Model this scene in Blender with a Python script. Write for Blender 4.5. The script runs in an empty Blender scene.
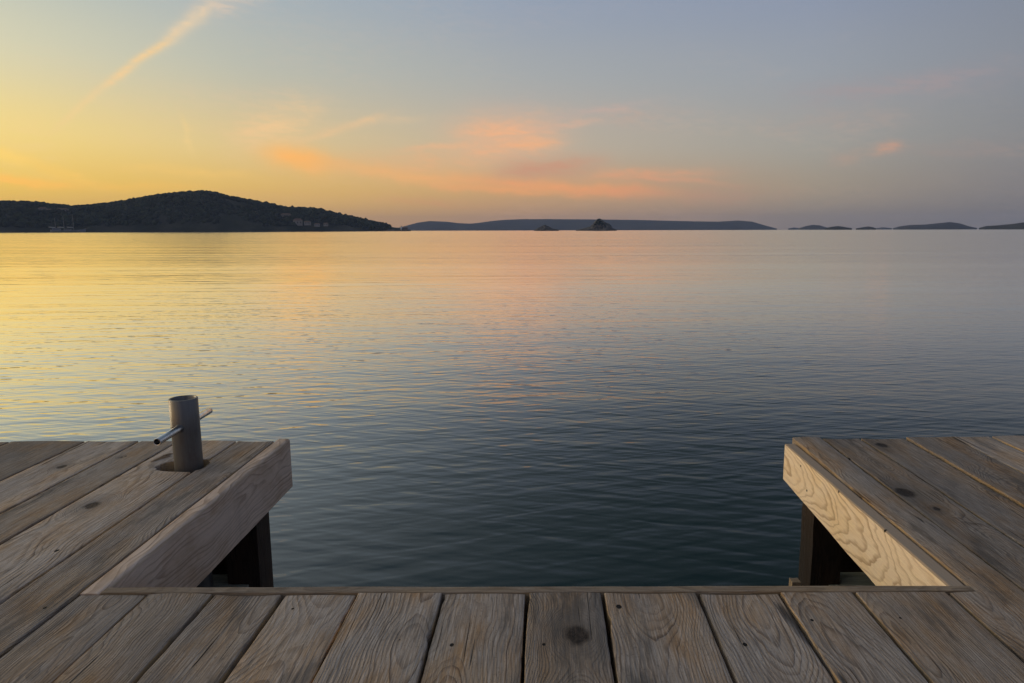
import bpy, bmesh, math, random
from mathutils import Vector, Matrix, noise as mnoise

R = math.radians
random.seed(7)
scene = bpy.context.scene
COL = scene.collection

# ------------------------------------------------------------------ camera
F_PX, W, H = 700.0, 1024, 683
CX = 545.0
PITCH = math.atan((H / 2 - 230.2) / F_PX)
ROLL = -math.atan(2.5 / 1024)
DECK = 0.60                      # height of the deck above the water
EYE = 0.68                       # camera above the deck
CAMZ = DECK + EYE
CM = Matrix.Rotation(R(90) - PITCH, 3, 'X') @ Matrix.Rotation(ROLL, 3, 'Z')

cam_d = bpy.data.cameras.new('camera')
cam = bpy.data.objects.new('camera', cam_d)
COL.objects.link(cam)
cam.matrix_world = Matrix.Translation((0, 0, CAMZ)) @ CM.to_4x4()
cam_d.sensor_width = 36.0
cam_d.lens = F_PX / W * 36.0
cam_d.shift_x = -(CX - W / 2) / W
cam_d.clip_start = 0.02
cam_d.clip_end = 30000
scene.camera = cam


def ray(x, y):
    return (CM @ Vector(((x - CX) / F_PX, -(y - H / 2) / F_PX, -1.0))).normalized()


def PZ(x, y, z):                 # photo point -> horizontal plane at height z
    d = ray(x, y)
    t = (z - CAMZ) / d.z
    return Vector((0, 0, CAMZ)) + d * t


def PX(x, y, X):                 # photo point -> vertical plane at X
    d = ray(x, y)
    return Vector((0, 0, CAMZ)) + d * (X / d.x)


def AE(x, y):                    # photo point -> azimuth, elevation in degrees
    d = ray(x, y)
    return math.degrees(math.atan2(d.x, d.y)), math.degrees(math.asin(d.z))


# ------------------------------------------------------------------ small helpers
def lin(c):
    f = lambda v: (v / 255) / 12.92 if v / 255 <= 0.04045 else ((v / 255 + 0.055) / 1.055) ** 2.4
    return tuple(f(v) for v in c)


def obj(name, mesh_or_bm, mat=None, parent=None, smooth=True):
    if isinstance(mesh_or_bm, bmesh.types.BMesh):
        me = bpy.data.meshes.new(name)
        mesh_or_bm.to_mesh(me)
        mesh_or_bm.free()
    else:
        me = mesh_or_bm
    if smooth:
        me.polygons.foreach_set('use_smooth', [True] * len(me.polygons))
    if mat:
        me.materials.append(mat)
    o = bpy.data.objects.new(name, me)
    COL.objects.link(o)
    if parent:
        o.parent = parent
    return o


def thing(name, label, cat, loc=(0, 0, 0), rotz=0.0, group=None):
    o = bpy.data.objects.new(name, None)
    COL.objects.link(o)
    o.location = loc
    o.rotation_euler = (0, 0, rotz)
    o.empty_display_size = 0.2
    o['label'] = label
    o['category'] = cat
    if group:
        o['group'] = group
    return o


def structure(o, label=None, cat=None, kind='structure'):
    o['kind'] = kind
    if label:
        o['label'] = label
    if cat:
        o['category'] = cat
    return o


def box(bm, x0, x1, y0, y1, z0, z1):
    m = Matrix.Translation(((x0 + x1) / 2, (y0 + y1) / 2, (z0 + z1) / 2)) @ Matrix.Diagonal((abs(x1 - x0), abs(y1 - y0), abs(z1 - z0), 1))
    return bmesh.ops.create_cube(bm, size=1, matrix=m)['verts']


def tube(bm, p0, p1, r0, r1=None, n=12, caps=True):
    r1 = r0 if r1 is None else r1
    p0, p1 = Vector(p0), Vector(p1)
    d = (p1 - p0).normalized()
    u = d.orthogonal().normalized()
    v = d.cross(u)
    a = [bm.verts.new(p0 + (u * math.cos(2 * math.pi * k / n) + v * math.sin(2 * math.pi * k / n)) * r0) for k in range(n)]
    b = [bm.verts.new(p1 + (u * math.cos(2 * math.pi * k / n) + v * math.sin(2 * math.pi * k / n)) * r1) for k in range(n)]
    for k in range(n):
        bm.faces.new((a[k], a[(k + 1) % n], b[(k + 1) % n], b[k]))
    if caps:
        bm.faces.new(a[::-1])
        bm.faces.new(b)


# ------------------------------------------------------------------ node expression helper
class N:
    def __init__(self, tree):
        self.t = tree

    def node(self, kind, **kw):
        n = self.t.nodes.new(kind)
        for k, v in kw.items():
            setattr(n, k, v)
        return n

    def put(self, sock, v):
        if isinstance(v, bpy.types.NodeSocket):
            self.t.links.new(v, sock)
        elif v is not None:
            sock.default_value = v

    def m(self, op, a, b=None, c=None, clamp=False):
        n = self.node('ShaderNodeMath', operation=op, use_clamp=clamp)
        for s, v in zip(n.inputs, (a, b, c)):
            self.put(s, v)
        return n.outputs[0]

    def add(self, a, b): return self.m('ADD', a, b)
    def sub(self, a, b): return self.m('SUBTRACT', a, b)
    def mul(self, a, b): return self.m('MULTIPLY', a, b)
    def div(self, a, b): return self.m('DIVIDE', a, b)

    def sstep(self, v, lo, hi, a=0.0, b=1.0):
        n = self.node('ShaderNodeMapRange', interpolation_type='SMOOTHSTEP')
        for i, q in enumerate((v, lo, hi, a, b)):
            self.put(n.inputs[i], q)
        return n.outputs[0]

    def rng(self, v, lo, hi, a=0.0, b=1.0):
        n = self.node('ShaderNodeMapRange')
        for i, q in enumerate((v, lo, hi, a, b)):
            self.put(n.inputs[i], q)
        return n.outputs[0]

    def gauss(self, d2):          # exp(-d2)
        return self.m('POWER', 2.718281828, self.mul(d2, -1.0))

    def xyz(self, x, y, z):
        n = self.node('ShaderNodeCombineXYZ')
        for s, v in zip(n.inputs, (x, y, z)):
            self.put(s, v)
        return n.outputs[0]

    def split(self, v):
        n = self.node('ShaderNodeSeparateXYZ')
        self.put(n.inputs[0], v)
        return n.outputs[0], n.outputs[1], n.outputs[2]

    def noise(self, vec, scale=1.0, detail=2.0, rough=0.5, dist=0.0):
        n = self.node('ShaderNodeTexNoise')
        self.put(n.inputs['Vector'], vec)
        n.inputs['Scale'].default_value = scale
        n.inputs['Detail'].default_value = detail
        n.inputs['Roughness'].default_value = rough
        n.inputs['Distortion'].default_value = dist
        return n.outputs[0]

    def mix(self, f, a, b, blend='MIX'):
        n = self.node('ShaderNodeMix', data_type='RGBA', blend_type=blend)
        self.put(n.inputs[0], f)
        for s, v in ((n.inputs[6], a), (n.inputs[7], b)):
            if not isinstance(v, bpy.types.NodeSocket) and len(v) == 3:
                v = (*v, 1)
            self.put(s, v)
        return n.outputs[2]

    def attr(self, name):
        n = self.node('ShaderNodeAttribute', attribute_name=name)
        return n.outputs['Vector']

    def ramp(self, f, stops, interp='EASE'):
        n = self.node('ShaderNodeValToRGB')
        self.put(n.inputs[0], f)
        cr = n.color_ramp
        cr.interpolation = interp
        while len(cr.elements) < len(stops):
            cr.elements.new(0.5)
        for e, (p, c) in zip(cr.elements, stops):
            e.position = p
        for e, (p, c) in zip(cr.elements, stops):
            e.color = (*c, 1)
        return n.outputs[0]


def new_mat(name):
    m = bpy.data.materials.new(name)
    m.use_nodes = True
    n = N(m.node_tree)
    b = m.node_tree.nodes['Principled BSDF']
    return m, n, b


# ------------------------------------------------------------------ sky
SUN_AZ, SUN_EL = -75.0, 8.0
world = bpy.data.worlds.new('World')
scene.world = world
world.use_nodes = True
wn = N(world.node_tree)
bg = world.node_tree.nodes['Background']
tc = wn.node('ShaderNodeTexCoord')
gx, gy, gz = wn.split(tc.outputs['Generated'])
az = wn.mul(wn.m('ARCTAN2', gx, gy), 57.29578)
el = wn.mul(wn.m('ARCSINE', gz), 57.29578)
azn = wn.rng(az, -180, 180)
AZ = [-180, -110, -75, -55, -38, -22, -2, 20, 33.5, 70, 120, 180]
LEV = [
    (0.0, [(90, 88, 100), (300, 225, 140), (330, 250, 120), (285, 215, 98), (242, 183, 82), (223, 168, 100), (186, 146, 118), (142, 130, 124), (120, 117, 120), (100, 102, 114), (88, 95, 115)]),
    (3.2, [(100, 98, 112), (320, 245, 150), (345, 270, 130), (295, 235, 105), (255, 209, 84), (240, 194, 102), (213, 168, 118), (169, 154, 135), (135, 130, 132), (110, 112, 128), (98, 104, 125)]),
    (6.3, [(108, 108, 125), (320, 255, 170), (340, 290, 160), (285, 248, 142), (255, 223, 128), (231, 203, 142), (200, 182, 158), (166, 162, 154), (139, 138, 141), (115, 120, 138), (105, 112, 135)]),
    (11.5, [(112, 116, 138), (300, 260, 200), (310, 280, 190), (255, 240, 172), (222, 216, 180), (193, 193, 177), (173, 175, 174), (156, 161, 169), (139, 143, 153), (118, 126, 150), (108, 118, 145)]),
    (17.0, [(112, 120, 145), (260, 240, 205), (260, 250, 205), (215, 218, 196), (186, 196, 190), (170, 181, 187), (153, 164, 182), (142, 152, 174), (130, 138, 156), (115, 128, 155), (108, 120, 150)]),
    (24.0, [(108, 116, 140), (220, 215, 200), (225, 225, 200), (205, 208, 195), (186, 192, 190), (170, 178, 184), (138, 148, 158), (110, 122, 134), (103, 113, 127), (106, 116, 142), (104, 114, 140)]),
    (38.0, [(104, 114, 138), (180, 185, 188), (190, 195, 192), (182, 190, 194), (160, 170, 178), (140, 152, 166), (112, 126, 138), (84, 98, 110), (80, 92, 106), (94, 106, 132), (98, 110, 136)]),
    (85.0, [(128, 138, 158)] * 11),
]
sky = None
prev = None
for lev, cols in LEV:
    cols = [lin(c) for c in cols]
    cols.append(cols[0])
    r = wn.ramp(azn, [((a + 180) / 360, c) for a, c in zip(AZ, cols)], 'LINEAR')
    if sky is None:
        sky = r
    else:
        sky = wn.mix(wn.sstep(el, prev - 0.15 * (lev - prev), lev + 0.15 * (lev - prev)), sky, r)
    prev = lev

# thin cirrus, each streak at its own place on the sky (azimuth, elevation)
CL = [  # x0,y0,x1,y1 (photo ends of the streak), half width px, colour, strength, wisp amount
    (218, 2, 165, 42, 4.5, (248, 216, 172), .85, .5),
    (175, 35, 96, 92, 2.6, (252, 212, 150), .85, .5),
    (205, 8, 262, -14, 8, (232, 206, 180), .60, .8),
    (262, 153, 328, 165, 9, (272, 192, 92), 1.0, .15),
    (310, 163, 470, 182, 6, (252, 188, 114), .90, .30),
    (450, 180, 660, 193, 6, (250, 172, 112), .90, .30),
    (456, 140, 556, 134, 17, (252, 186, 136), .85, .45),
    (500, 171, 592, 165, 8, (214, 154, 124), .75, .45),
    (360, 160, 480, 167, 10, (246, 184, 130), .60, .6),
    (590, 176, 705, 174, 4, (240, 170, 124), .60, .6),
    (560, 190, 650, 192, 4, (246, 162, 112), .55, .6),
    (300, 141, 378, 118, 3, (250, 202, 146), .55, .5),
    (236, 142, 316, 112, 15, (250, 208, 150), .62, .7),
    (-20, 152, 40, 172, 7, (255, 214, 110), .60, .6),
    (30, 172, 110, 186, 5, (255, 208, 104), .55, .6),
    (-20, 138, 60, 146, 16, (255, 218, 140), .35, .8),
    (188, 125, 192, 150, 5, (252, 214, 140), .30, .8),
    (872, 151, 898, 147, 4, (232, 164, 126), .45, .6),
    (832, 159, 866, 154, 5, (200, 158, 136), .30, .8),
    (898, 150, 1010, 150, 5, (175, 145, 135), .35, .8),
    (800, 96, 1010, 72, 9, (172, 152, 152), .50, .8),
    (770, 125, 900, 118, 9, (182, 160, 150), .45, .8),
    (580, 112, 690, 116, 8, (196, 168, 152), .40, .85),
    (96, 92, 52, 132, 2.2, (252, 214, 146), .45, .6),
    (-30, 146, 24, 163, 4.0, (272, 224, 104), .70, .45),
    (20, 162, 88, 183, 3.6, (268, 214, 96), .60, .5),
    (-30, 176, 70, 188, 3.0, (280, 205, 82), .75, .4),
    (60, 184, 190, 188, 3.5, (265, 205, 88), .55, .5),
    (130, 165, 250, 178, 4.0, (262, 212, 110), .45, .6),
    (182, 118, 196, 152, 2.4, (252, 216, 140), .45, .6),
    (236, 134, 300, 122, 3.0, (252, 208, 148), .55, .5),
    (330, 126, 420, 120, 3.0, (238, 202, 156), .40, .6),
    (400, 150, 470, 146, 2.6, (246, 188, 138), .55, .5),
    (486, 150, 560, 142, 3.0, (252, 184, 132), .60, .5),
    (520, 128, 600, 122, 2.6, (232, 182, 152), .50, .6),
    (560, 116, 640, 104, 3.0, (206, 176, 164), .45, .6),
    (440, 186, 560, 195, 2.6, (252, 174, 110), .70, .4),
    (600, 178, 720, 182, 2.2, (240, 168, 124), .55, .5),
    (120, 195, 380, 199, 5, (236, 186, 110), .35, .8),
    (620, 192, 780, 190, 12, (196, 150, 130), .40, .7),
    (380, 200, 480, 205, 4, (226, 160, 112), .40, .8),
]
fine = wn.noise(wn.xyz(wn.mul(az, .26), wn.mul(el, .95), 3.1), 1.0, 6, .62, .5)
fine2 = wn.noise(wn.xyz(wn.add(wn.mul(az, .9), wn.mul(el, .5)), wn.mul(el, 3.2), 6.1), 1.0, 5, .6, .4)
broad = wn.noise(wn.xyz(wn.mul(az, .05), wn.mul(el, .22), 8.4), 1.0, 4, .55, .3)
wa = wn.mul(wn.sub(wn.noise(wn.xyz(wn.mul(az, .3), wn.mul(el, .3), 1.7), 1.0, 3), .5), 2.2)
azw, elw = wn.add(az, wa), wn.add(el, wn.mul(wa, .55))
for i, (x0, y0, x1, y1, hw, c, s, wisp) in enumerate(CL):
    a0, e0 = AE(x0, y0)
    a1, e1 = AE(x1, y1)
    ca, ce = (a0 + a1) / 2, (e0 + e1) / 2
    L = math.hypot(a1 - a0, e1 - e0) / 2
    ux, uy = (a1 - a0) / (2 * L), (e1 - e0) / (2 * L)
    wdt = hw * 0.0775
    da, de = wn.sub(azw, ca), wn.sub(elw, ce)
    u = wn.add(wn.mul(da, ux), wn.mul(de, uy))
    v = wn.sub(wn.mul(de, ux), wn.mul(da, uy))
    u, v = wn.div(u, L * 1.05), wn.div(v, wdt * 1.25)
    d2 = wn.add(wn.m('POWER', wn.m('ABSOLUTE', u), 3.0), wn.mul(v, v))
    g = wn.gauss(d2)
    w = wn.rng(wn.mul(wn.sstep(fine, .38, .58), wn.sstep(fine2, .36, .58, .30, 1)), 0, 1, 1 - wisp * .9, 1)
    s = min(1, s * 1.15)
    sky = wn.mix(wn.mul(wn.mul(g, w), s), sky, lin(c))
# a faint overall veil of cirrus, so that no stretch of the sky is a clean gradient
veil = wn.mul(wn.sstep(broad, .45, .75), wn.sstep(el, 26, 2, 0, .40))
sky = wn.mix(wn.mul(veil, wn.mul(fine, wn.sstep(fine2, .35, .65))), sky, wn.mix(.5, sky, lin((255, 205, 165))))

nish = wn.node('ShaderNodeTexSky', sky_type='NISHITA', sun_disc=False)
nish.sun_elevation = R(SUN_EL)
nish.sun_rotation = R(SUN_AZ)
nish.dust_density = 2.0
tot = wn.mix(1.0, wn.mix(1.0, sky, (9.2, 9.2, 9.2), 'MULTIPLY'), wn.mix(1.0, nish.outputs[0], (.12, .12, .12), 'MULTIPLY'), 'ADD')
world.node_tree.links.new(tot, bg.inputs['Color'])
bg.inputs['Strength'].default_value = 0.1

sl = bpy.data.lights.new('sun', 'SUN')
sl.energy = 0.9
sl.angle = R(25)
sl.color = (1.0, .82, .60)
so = bpy.data.objects.new('sun', sl)
COL.objects.link(so)
sd = Vector((math.sin(R(SUN_AZ)) * math.cos(R(SUN_EL)), math.cos(R(SUN_AZ)) * math.cos(R(SUN_EL)), math.sin(R(SUN_EL))))
so.rotation_euler = sd.to_track_quat('Z', 'Y').to_euler()
so.location = (0, 0, 300)


# ------------------------------------------------------------------ wood
def wood_mat(name, early, late, grey, greyf, ochre, ring=(.0045, .0085), late_s=.75, dirt=.5, edge=.6, side=None, rough=.78, spec=.25, bump=1.0, streak=.5, warp=1.0, axf=1.0, cracks=1.0, wav=1.0, lo=.25, lines=.50, full=False, tilt=0.0):
    m, n, b = new_mat(name)
    wx, wy, wz = n.split(n.attr('wood'))
    s1, s2, s3 = n.split(n.attr('seed'))
    hw, ed, _ = n.split(n.attr('dims'))
    off = n.mul(s1, 37.0)
    off2 = n.mul(s2, 53.0)
    # where the pith of the log ran
    x0 = n.mul(n.sub(s1, .5), .22)
    z0 = n.add(n.mul(s2, -.09), -.018)
    dx = n.mul(n.sub(n.noise(n.xyz(off, n.mul(wy, 1.6 * axf), off2), 1, 2), .5), .13 * warp)
    dz = n.mul(n.sub(n.noise(n.xyz(off2, n.mul(wy, 2.1 * axf), off), 1, 2), .5), .12 * warp)
    fw = n.mul(n.sub(n.noise(n.xyz(n.add(n.mul(wx, 16), off), n.mul(wy, 5), n.mul(wz, 16)), 1, 3), .5), .013 * wav)
    rx = n.add(n.add(n.sub(wx, x0), dx), n.mul(wy, tilt))
    rz = n.add(n.sub(wz, z0), dz)
    rad = n.m('SQRT', n.add(n.mul(rx, rx), n.mul(rz, rz)))
    rad = n.add(rad, fw)
    # knots: grain flows round them
    knot = None
    halo = None
    for kn in ('knot', 'knot_two'):
        kx, ky, kr = n.split(n.attr(kn))
        ddx, ddy = n.sub(wx, kx), n.mul(n.sub(wy, ky), .72)
        wob = n.mul(n.sub(n.noise(n.xyz(n.mul(wx, 45), n.mul(wy, 45), off), 1, 2), .5), .016)
        d = n.add(n.m('SQRT', n.add(n.mul(ddx, ddx), n.mul(ddy, ddy))), wob)
        k = n.sstep(n.div(d, n.m('MAXIMUM', kr, .0001)), .55, 1.12, 1, 0)
        hl = n.gauss(n.m('POWER', n.div(d, n.m('MAXIMUM', n.mul(kr, 2.5), .0001)), 2.6))
        rad = n.add(n.mul(rad, n.sub(1.0, hl)), n.mul(n.mul(d, .8), hl))
        k = n.mul(k, 1.0)
        knot = k if knot is None else n.m('MAXIMUM', knot, k)
        halo = hl if halo is None else n.m('MAXIMUM', halo, hl)
    sp = n.add(ring[0], n.mul(s3, ring[1] - ring[0]))
    ph = n.add(n.div(rad, sp), n.mul(n.noise(n.xyz(n.mul(rad, 90), off, 0), 1, 2), 1.2))
    t = n.m('FRACT', ph)
    lw = n.mul(n.sstep(t, lo, .88), n.sstep(t, .90, 1.0, 1, 0))
    vari = n.noise(n.xyz(n.mul(n.m('FLOOR', ph), 3.71), off, n.mul(wy, .4)), 1, 1)
    lwv = n.mul(lw, n.rng(vari, .3, .7, .25, 1.0))
    patch = n.noise(n.xyz(n.add(n.mul(wx, 9), off), n.add(n.mul(wy, 3.2), off2), n.mul(wz, 9)), 1, 5, .6)
    patch2 = n.noise(n.xyz(n.add(n.mul(wx, 14), off2), n.add(n.mul(wy, 5), off), n.mul(wz, 9)), 1, 4, .62)
    fib = n.noise(n.xyz(n.add(n.mul(wx, 420), off), n.mul(wy, 16), n.mul(wz, 420)), 1, 3, .6)
    fib2 = n.noise(n.xyz(n.add(n.mul(wx, 130), off), n.mul(wy, 5), n.mul(wz, 130)), 1, 3, .6)
    speck = n.noise(n.xyz(n.add(n.mul(wx, 300), off), n.mul(wy, 150), n.mul(wz, 300)), 1, 2, .7)
    fade = n.sstep(n.noise(n.xyz(n.add(n.mul(wx, 11), off2), n.add(n.mul(wy, 4), off), n.mul(wz, 11)), 1, 3, .6), .34, .60, lines, 1)
    lwv = n.mul(lwv, fade)
    col = n.mix(n.mul(n.sstep(patch2, .40, .66), .8), early, ochre)
    gmask = n.mul(n.sstep(patch, .36, .60), greyf)
    col = n.mix(gmask, col, grey)
    col = n.mix(n.mul(lwv, late_s), col, n.mix(n.mul(gmask, .5), late, tuple(v * .38 for v in grey)))
    # bleached fibres and dark dirt in the grain
    col = n.mix(n.mul(n.sstep(fib, .50, .68), .50 * streak), col, tuple(min(1, v * 1.75) for v in grey))
    col = n.mix(n.mul(n.sstep(fib, .50, .33), .55 * streak), col, tuple(v * .42 for v in early))
    col = n.mix(n.mul(n.sstep(fib2, .53, .72), .55 * streak), col, tuple(v * .45 for v in early))
    col = n.mix(n.mul(n.sstep(speck, .56, .72), .60 * streak), col, tuple(v * .30 for v in early))
    dsp = n.noise(n.xyz(n.add(n.mul(wx, 13), off2), n.add(n.mul(wy, 2.4), off), 5.0), 1, 6, .66)
    col = n.mix(n.mul(n.sstep(dsp, .53, .66), dirt), col, tuple(v * .30 for v in grey))
    col = n.mix(n.mul(halo, .62), col, tuple(v * .45 for v in grey))
    kcol = n.mix(n.sstep(speck, .35, .65), (.014, .010, .008), (.055, .038, .028))
    col = n.mix(n.mul(knot, .96), col, kcol)
    # rubbed edges and the fresher sawn sides
    if side:
        en = n.noise(n.xyz(n.add(n.mul(wy, 9), off), off2, n.mul(wx, 2)), 1, 4, .65)
        col = n.mix(n.mul(n.sstep(ed, .975, .998), edge if full else n.mul(n.sstep(en, .42, .60), edge)), col, side)
    # pin holes where nails sat, and drying cracks
    hx, hy, hr = n.split(n.attr('hole'))
    hdx, hdy = n.sub(wx, hx), n.sub(wy, hy)
    hd = n.m('SQRT', n.add(n.mul(hdx, hdx), n.mul(n.mul(hdy, hdy), .5)))
    hole = n.sstep(n.div(hd, n.m('MAXIMUM', hr, .00005)), .8, 1.15, 1, 0)
    ck = n.noise(n.xyz(n.add(n.mul(wx, 30), off), n.add(n.mul(wy, .5), off2), 0), 1, 1, .5)
    crack = n.mul(n.sstep(n.m('ABSOLUTE', n.sub(ck, .5)), .003, .010, 1, 0), n.sstep(n.noise(n.xyz(n.mul(wx, 8), n.add(n.mul(wy, 3.0), off), 9.0), 1, 2), .57, .62))
    crack = n.mul(crack, cracks)
    col = n.mix(n.m('MAXIMUM', hole, n.mul(crack, .8)), col, (.008, .007, .006))
    # board to board tone
    tone = n.rng(s3, 0, 1, .72, 1.46)
    tn = n.node('ShaderNodeVectorMath', operation='SCALE')
    n.put(tn.inputs[0], col)
    n.put(tn.inputs['Scale'], tone)
    n.put(b.inputs['Base Color'], tn.outputs[0])
    n.put(b.inputs['Roughness'], n.rng(fib2, .3, .7, rough - .1, min(1, rough + .12)))
    b.inputs['Specular IOR Level'].default_value = spec
    ht = n.add(n.mul(lwv, .0006), n.add(n.mul(fib, .0006), n.mul(fib2, .0008)))
    ht = n.add(ht, n.mul(patch, .002))
    ht = n.sub(ht, n.add(n.mul(hole, .004), n.mul(crack, .0025)))
    ht = n.sub(ht, n.mul(knot, .0006))
    bp = n.node('ShaderNodeBump')
    bp.inputs['Strength'].default_value = bump
    bp.inputs['Distance'].default_value = 1.0
    n.put(bp.inputs['Height'], ht)
    n.put(b.inputs['Normal'], bp.outputs[0])
    return m


M_DECK = wood_mat('weathered_deck_wood', ring=(.003, .0064), lo=.35, early=(.360, .270, .190), late=(.105, .058, .028), grey=(.302, .265, .233), greyf=.80, ochre=(.340, .195, .085), late_s=.85, side=(.44, .30, .15), edge=.8, dirt=.70, streak=.85, bump=1.3, wav=1.5)
M_FRESH = wood_mat('fresh_pine', (.75, .60, .44), (.32, .19, .10), (.72, .57, .40), .2, (.74, .54, .31), lo=.50, ring=(.0062, .0085), late_s=.95, dirt=.06, side=(.27, .205, .15), edge=.9, full=True, lines=.75, streak=.30, bump=.5, spec=.3, warp=.22, axf=2.4, cracks=0, wav=2.0, tilt=.11)
M_GREYB = wood_mat('greyed_fascia_wood', (.60, .455, .345), (.25, .16, .11), (.50, .42, .36), .25, (.40, .26, .15), ring=(.008, .012), late_s=.85, dirt=.2, lo=.35, side=(.46, .35, .235), edge=.6, full=True, lines=.6, streak=.25, bump=.6, warp=.7, axf=1.6, cracks=0, wav=2.2)
M_TRIM = wood_mat('edge_strip_wood', (.40, .29, .18), (.15, .095, .055), (.25, .215, .185), .55, (.30, .19, .09), side=(.34, .24, .13), edge=.5, streak=.8)
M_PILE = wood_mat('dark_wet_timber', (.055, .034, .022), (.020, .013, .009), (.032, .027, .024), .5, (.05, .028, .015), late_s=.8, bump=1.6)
M_GREEN = wood_mat('algae_green_timber', (.48, .46, .36), (.14, .14, .10), (.27, .28, .23), .6, (.22, .19, .11), late_s=.6)


class Planks:
    """Boards sawn from logs, gathered in one mesh with their wood coordinates."""

    def __init__(self):
        self.v, self.f = [], []
        self.wood, self.seed, self.dims, self.k1, self.k2, self.hl = [], [], [], [], [], []

    def board(self, xl, xr, ys, zt, thick, seed=None, knot=(0, 0, 0), knot2=(0, 0, 0), hole=(0, 0, 0), arris=.0024, wob=.0016, cup=.003, chip=.012, nx=9, swap=None, arris_r=None, bot=None, side_e=1.0, top_e=None):
        """xl, xr, zt: functions of y (or numbers); the board runs along y."""
        fn = lambda q: q if callable(q) else (lambda y, q=q: q)
        xl, xr, zt = fn(xl), fn(xr), fn(zt)
        bt = fn(bot) if bot is not None else None
        seed = seed or (random.random(), random.random(), random.random())
        ym = (ys[0] + ys[-1]) / 2
        xm = (xl(ym) + xr(ym)) / 2
        hwid = (xr(ym) - xl(ym)) / 2
        ar = arris_r or arris
        sd = random.random() * 100
        rows = []
        cupv = random.uniform(-cup, cup)
        for y in ys:
            a, b, z = xl(y), xr(y), zt(y)
            a += wob * mnoise.noise((y * 9, sd, 0)) + .5 * wob * mnoise.noise((y * 40, sd, 3)) + chip * max(0, mnoise.noise((y * 16, sd, 21)) - .38)
            b += wob * mnoise.noise((y * 9, sd, 7)) + .5 * wob * mnoise.noise((y * 40, sd, 9)) - chip * max(0, mnoise.noise((y * 16, sd, 25)) - .38)
            z += .0012 * mnoise.noise((y * 3, sd, 11))
            zb = bt(y) if bt else z - thick
            pr = [(a, zb, 1.0), (a, (z + zb) / 2, 1.0)]
            for k in range(4):
                t = math.pi / 2 * k / 3
                pr.append((a + arris * (1 - math.sin(t)), z - arris + arris * math.sin(t), 1.0 - .03 * (k / 3)))
            # the three-step arris goes from the side (x=a) to the top (x=a+arris)
            pr[2:] = [(a + arris * (1 - math.cos(math.pi / 2 * k / 3)), z - arris + arris * math.sin(math.pi / 2 * k / 3), 1.0 - .012 * k) for k in range(4)]
            for k in range(1, nx):
                t = k / nx
                x = a + arris + (b - ar - a - arris) * t
                c = cupv * ((2 * t - 1) ** 2 - 1)
                pr.append((x, z + c, abs(2 * t - 1) * .95))
            pr += [(b - ar * (1 - math.cos(math.pi / 2 * k / 3)), z - ar + ar * math.sin(math.pi / 2 * k / 3), 1.0 - .012 * k) for k in (3, 2, 1, 0)]
            pr += [(b, (z + zb) / 2, 1.0), (b, zb, 1.0)]
            row = []
            for q_, (x, zz, e) in enumerate(pr):
                if q_ in (0, 1, len(pr) - 1, len(pr) - 2):
                    e = side_e
                elif top_e is not None:
                    e = top_e
                row.append(len(self.v))
                self.v.append((x, y, zz))
                self.wood.append((x - xm, y - ym, zz - zt(ym)))
                self.seed.append(seed)
                self.dims.append((hwid, e, 0))
                self.k1.append(knot)
                self.k2.append(knot2)
                self.hl.append(hole)
            rows.append(row)
        m = len(rows[0])
        for r0, r1 in zip(rows, rows[1:]):
            for i in range(m):
                j = (i + 1) % m
                self.f.append((r0[i], r0[j], r1[j], r1[i]))
        self.f.append(tuple(rows[0][::-1]))
        self.f.append(tuple(rows[-1]))

    def build(self, name, mat, parent, tf=None, sharp=True):
        me = bpy.data.meshes.new(name)
        vs = [tf @ Vector(p) for p in self.v] if tf else self.v
        me.from_pydata(vs, [], self.f)
        for an, data in (('wood', self.wood), ('seed', self.seed), ('dims', self.dims), ('knot', self.k1), ('knot_two', self.k2), ('hole', self.hl)):
            a = me.attributes.new(an, 'FLOAT_VECTOR', 'POINT')
            a.data.foreach_set('vector', [c for q in data for c in q])
        bm = bmesh.new()
        bm.from_mesh(me)
        bmesh.ops.recalc_face_normals(bm, faces=bm.faces)
        bm.to_mesh(me)
        bm.free()
        o = obj(name, me, mat, parent)
        me.set_sharp_from_angle(angle=R(40))
        return o


def yrange(y0, y1, step=.05):
    n = max(2, int(abs(y1 - y0) / step))
    return [y0 + (y1 - y0) * i / n for i in range(n + 1)]


dock = thing('wooden_dock', 'weathered grey-brown plank dock with a square boarding gap open to the sea', 'dock', (0, 0, 0))

XS = lambda x, y: PZ(x, y, DECK).x
Y_TRIM = PZ(545, 592.6, DECK).y            # front planks end here
Y_EDGE = PZ(545, 586.4, DECK).y            # edge of the gap
Y_BACK = -1.6
GAP = .0055
# seams of the boards of the near walkway, left to right
seams = [XS(74, 597.6), XS(144.5, 596.5), XS(212.5, 595), XS(283, 595), XS(357, 594), XS(443, 593), XS(526.6, 592.5), XS(602, 592.5), XS(697.5, 591.6), XS(779, 591.6), XS(853.5, 592.2), XS(947.4, 592.4)]
X_B = XS(847.6, 457.6)                     # right seam of the notched board
X_A = XS(968, 591) * .5 + XS(800, 441) * .5


def loc_knot(px, py, xl, xr, ys, r):       # photo point -> board coordinates
    p = PZ(px, py, DECK)
    return (p.x - (xl + xr) / 2, p.y - (ys[0] + ys[-1]) / 2, r)


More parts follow.
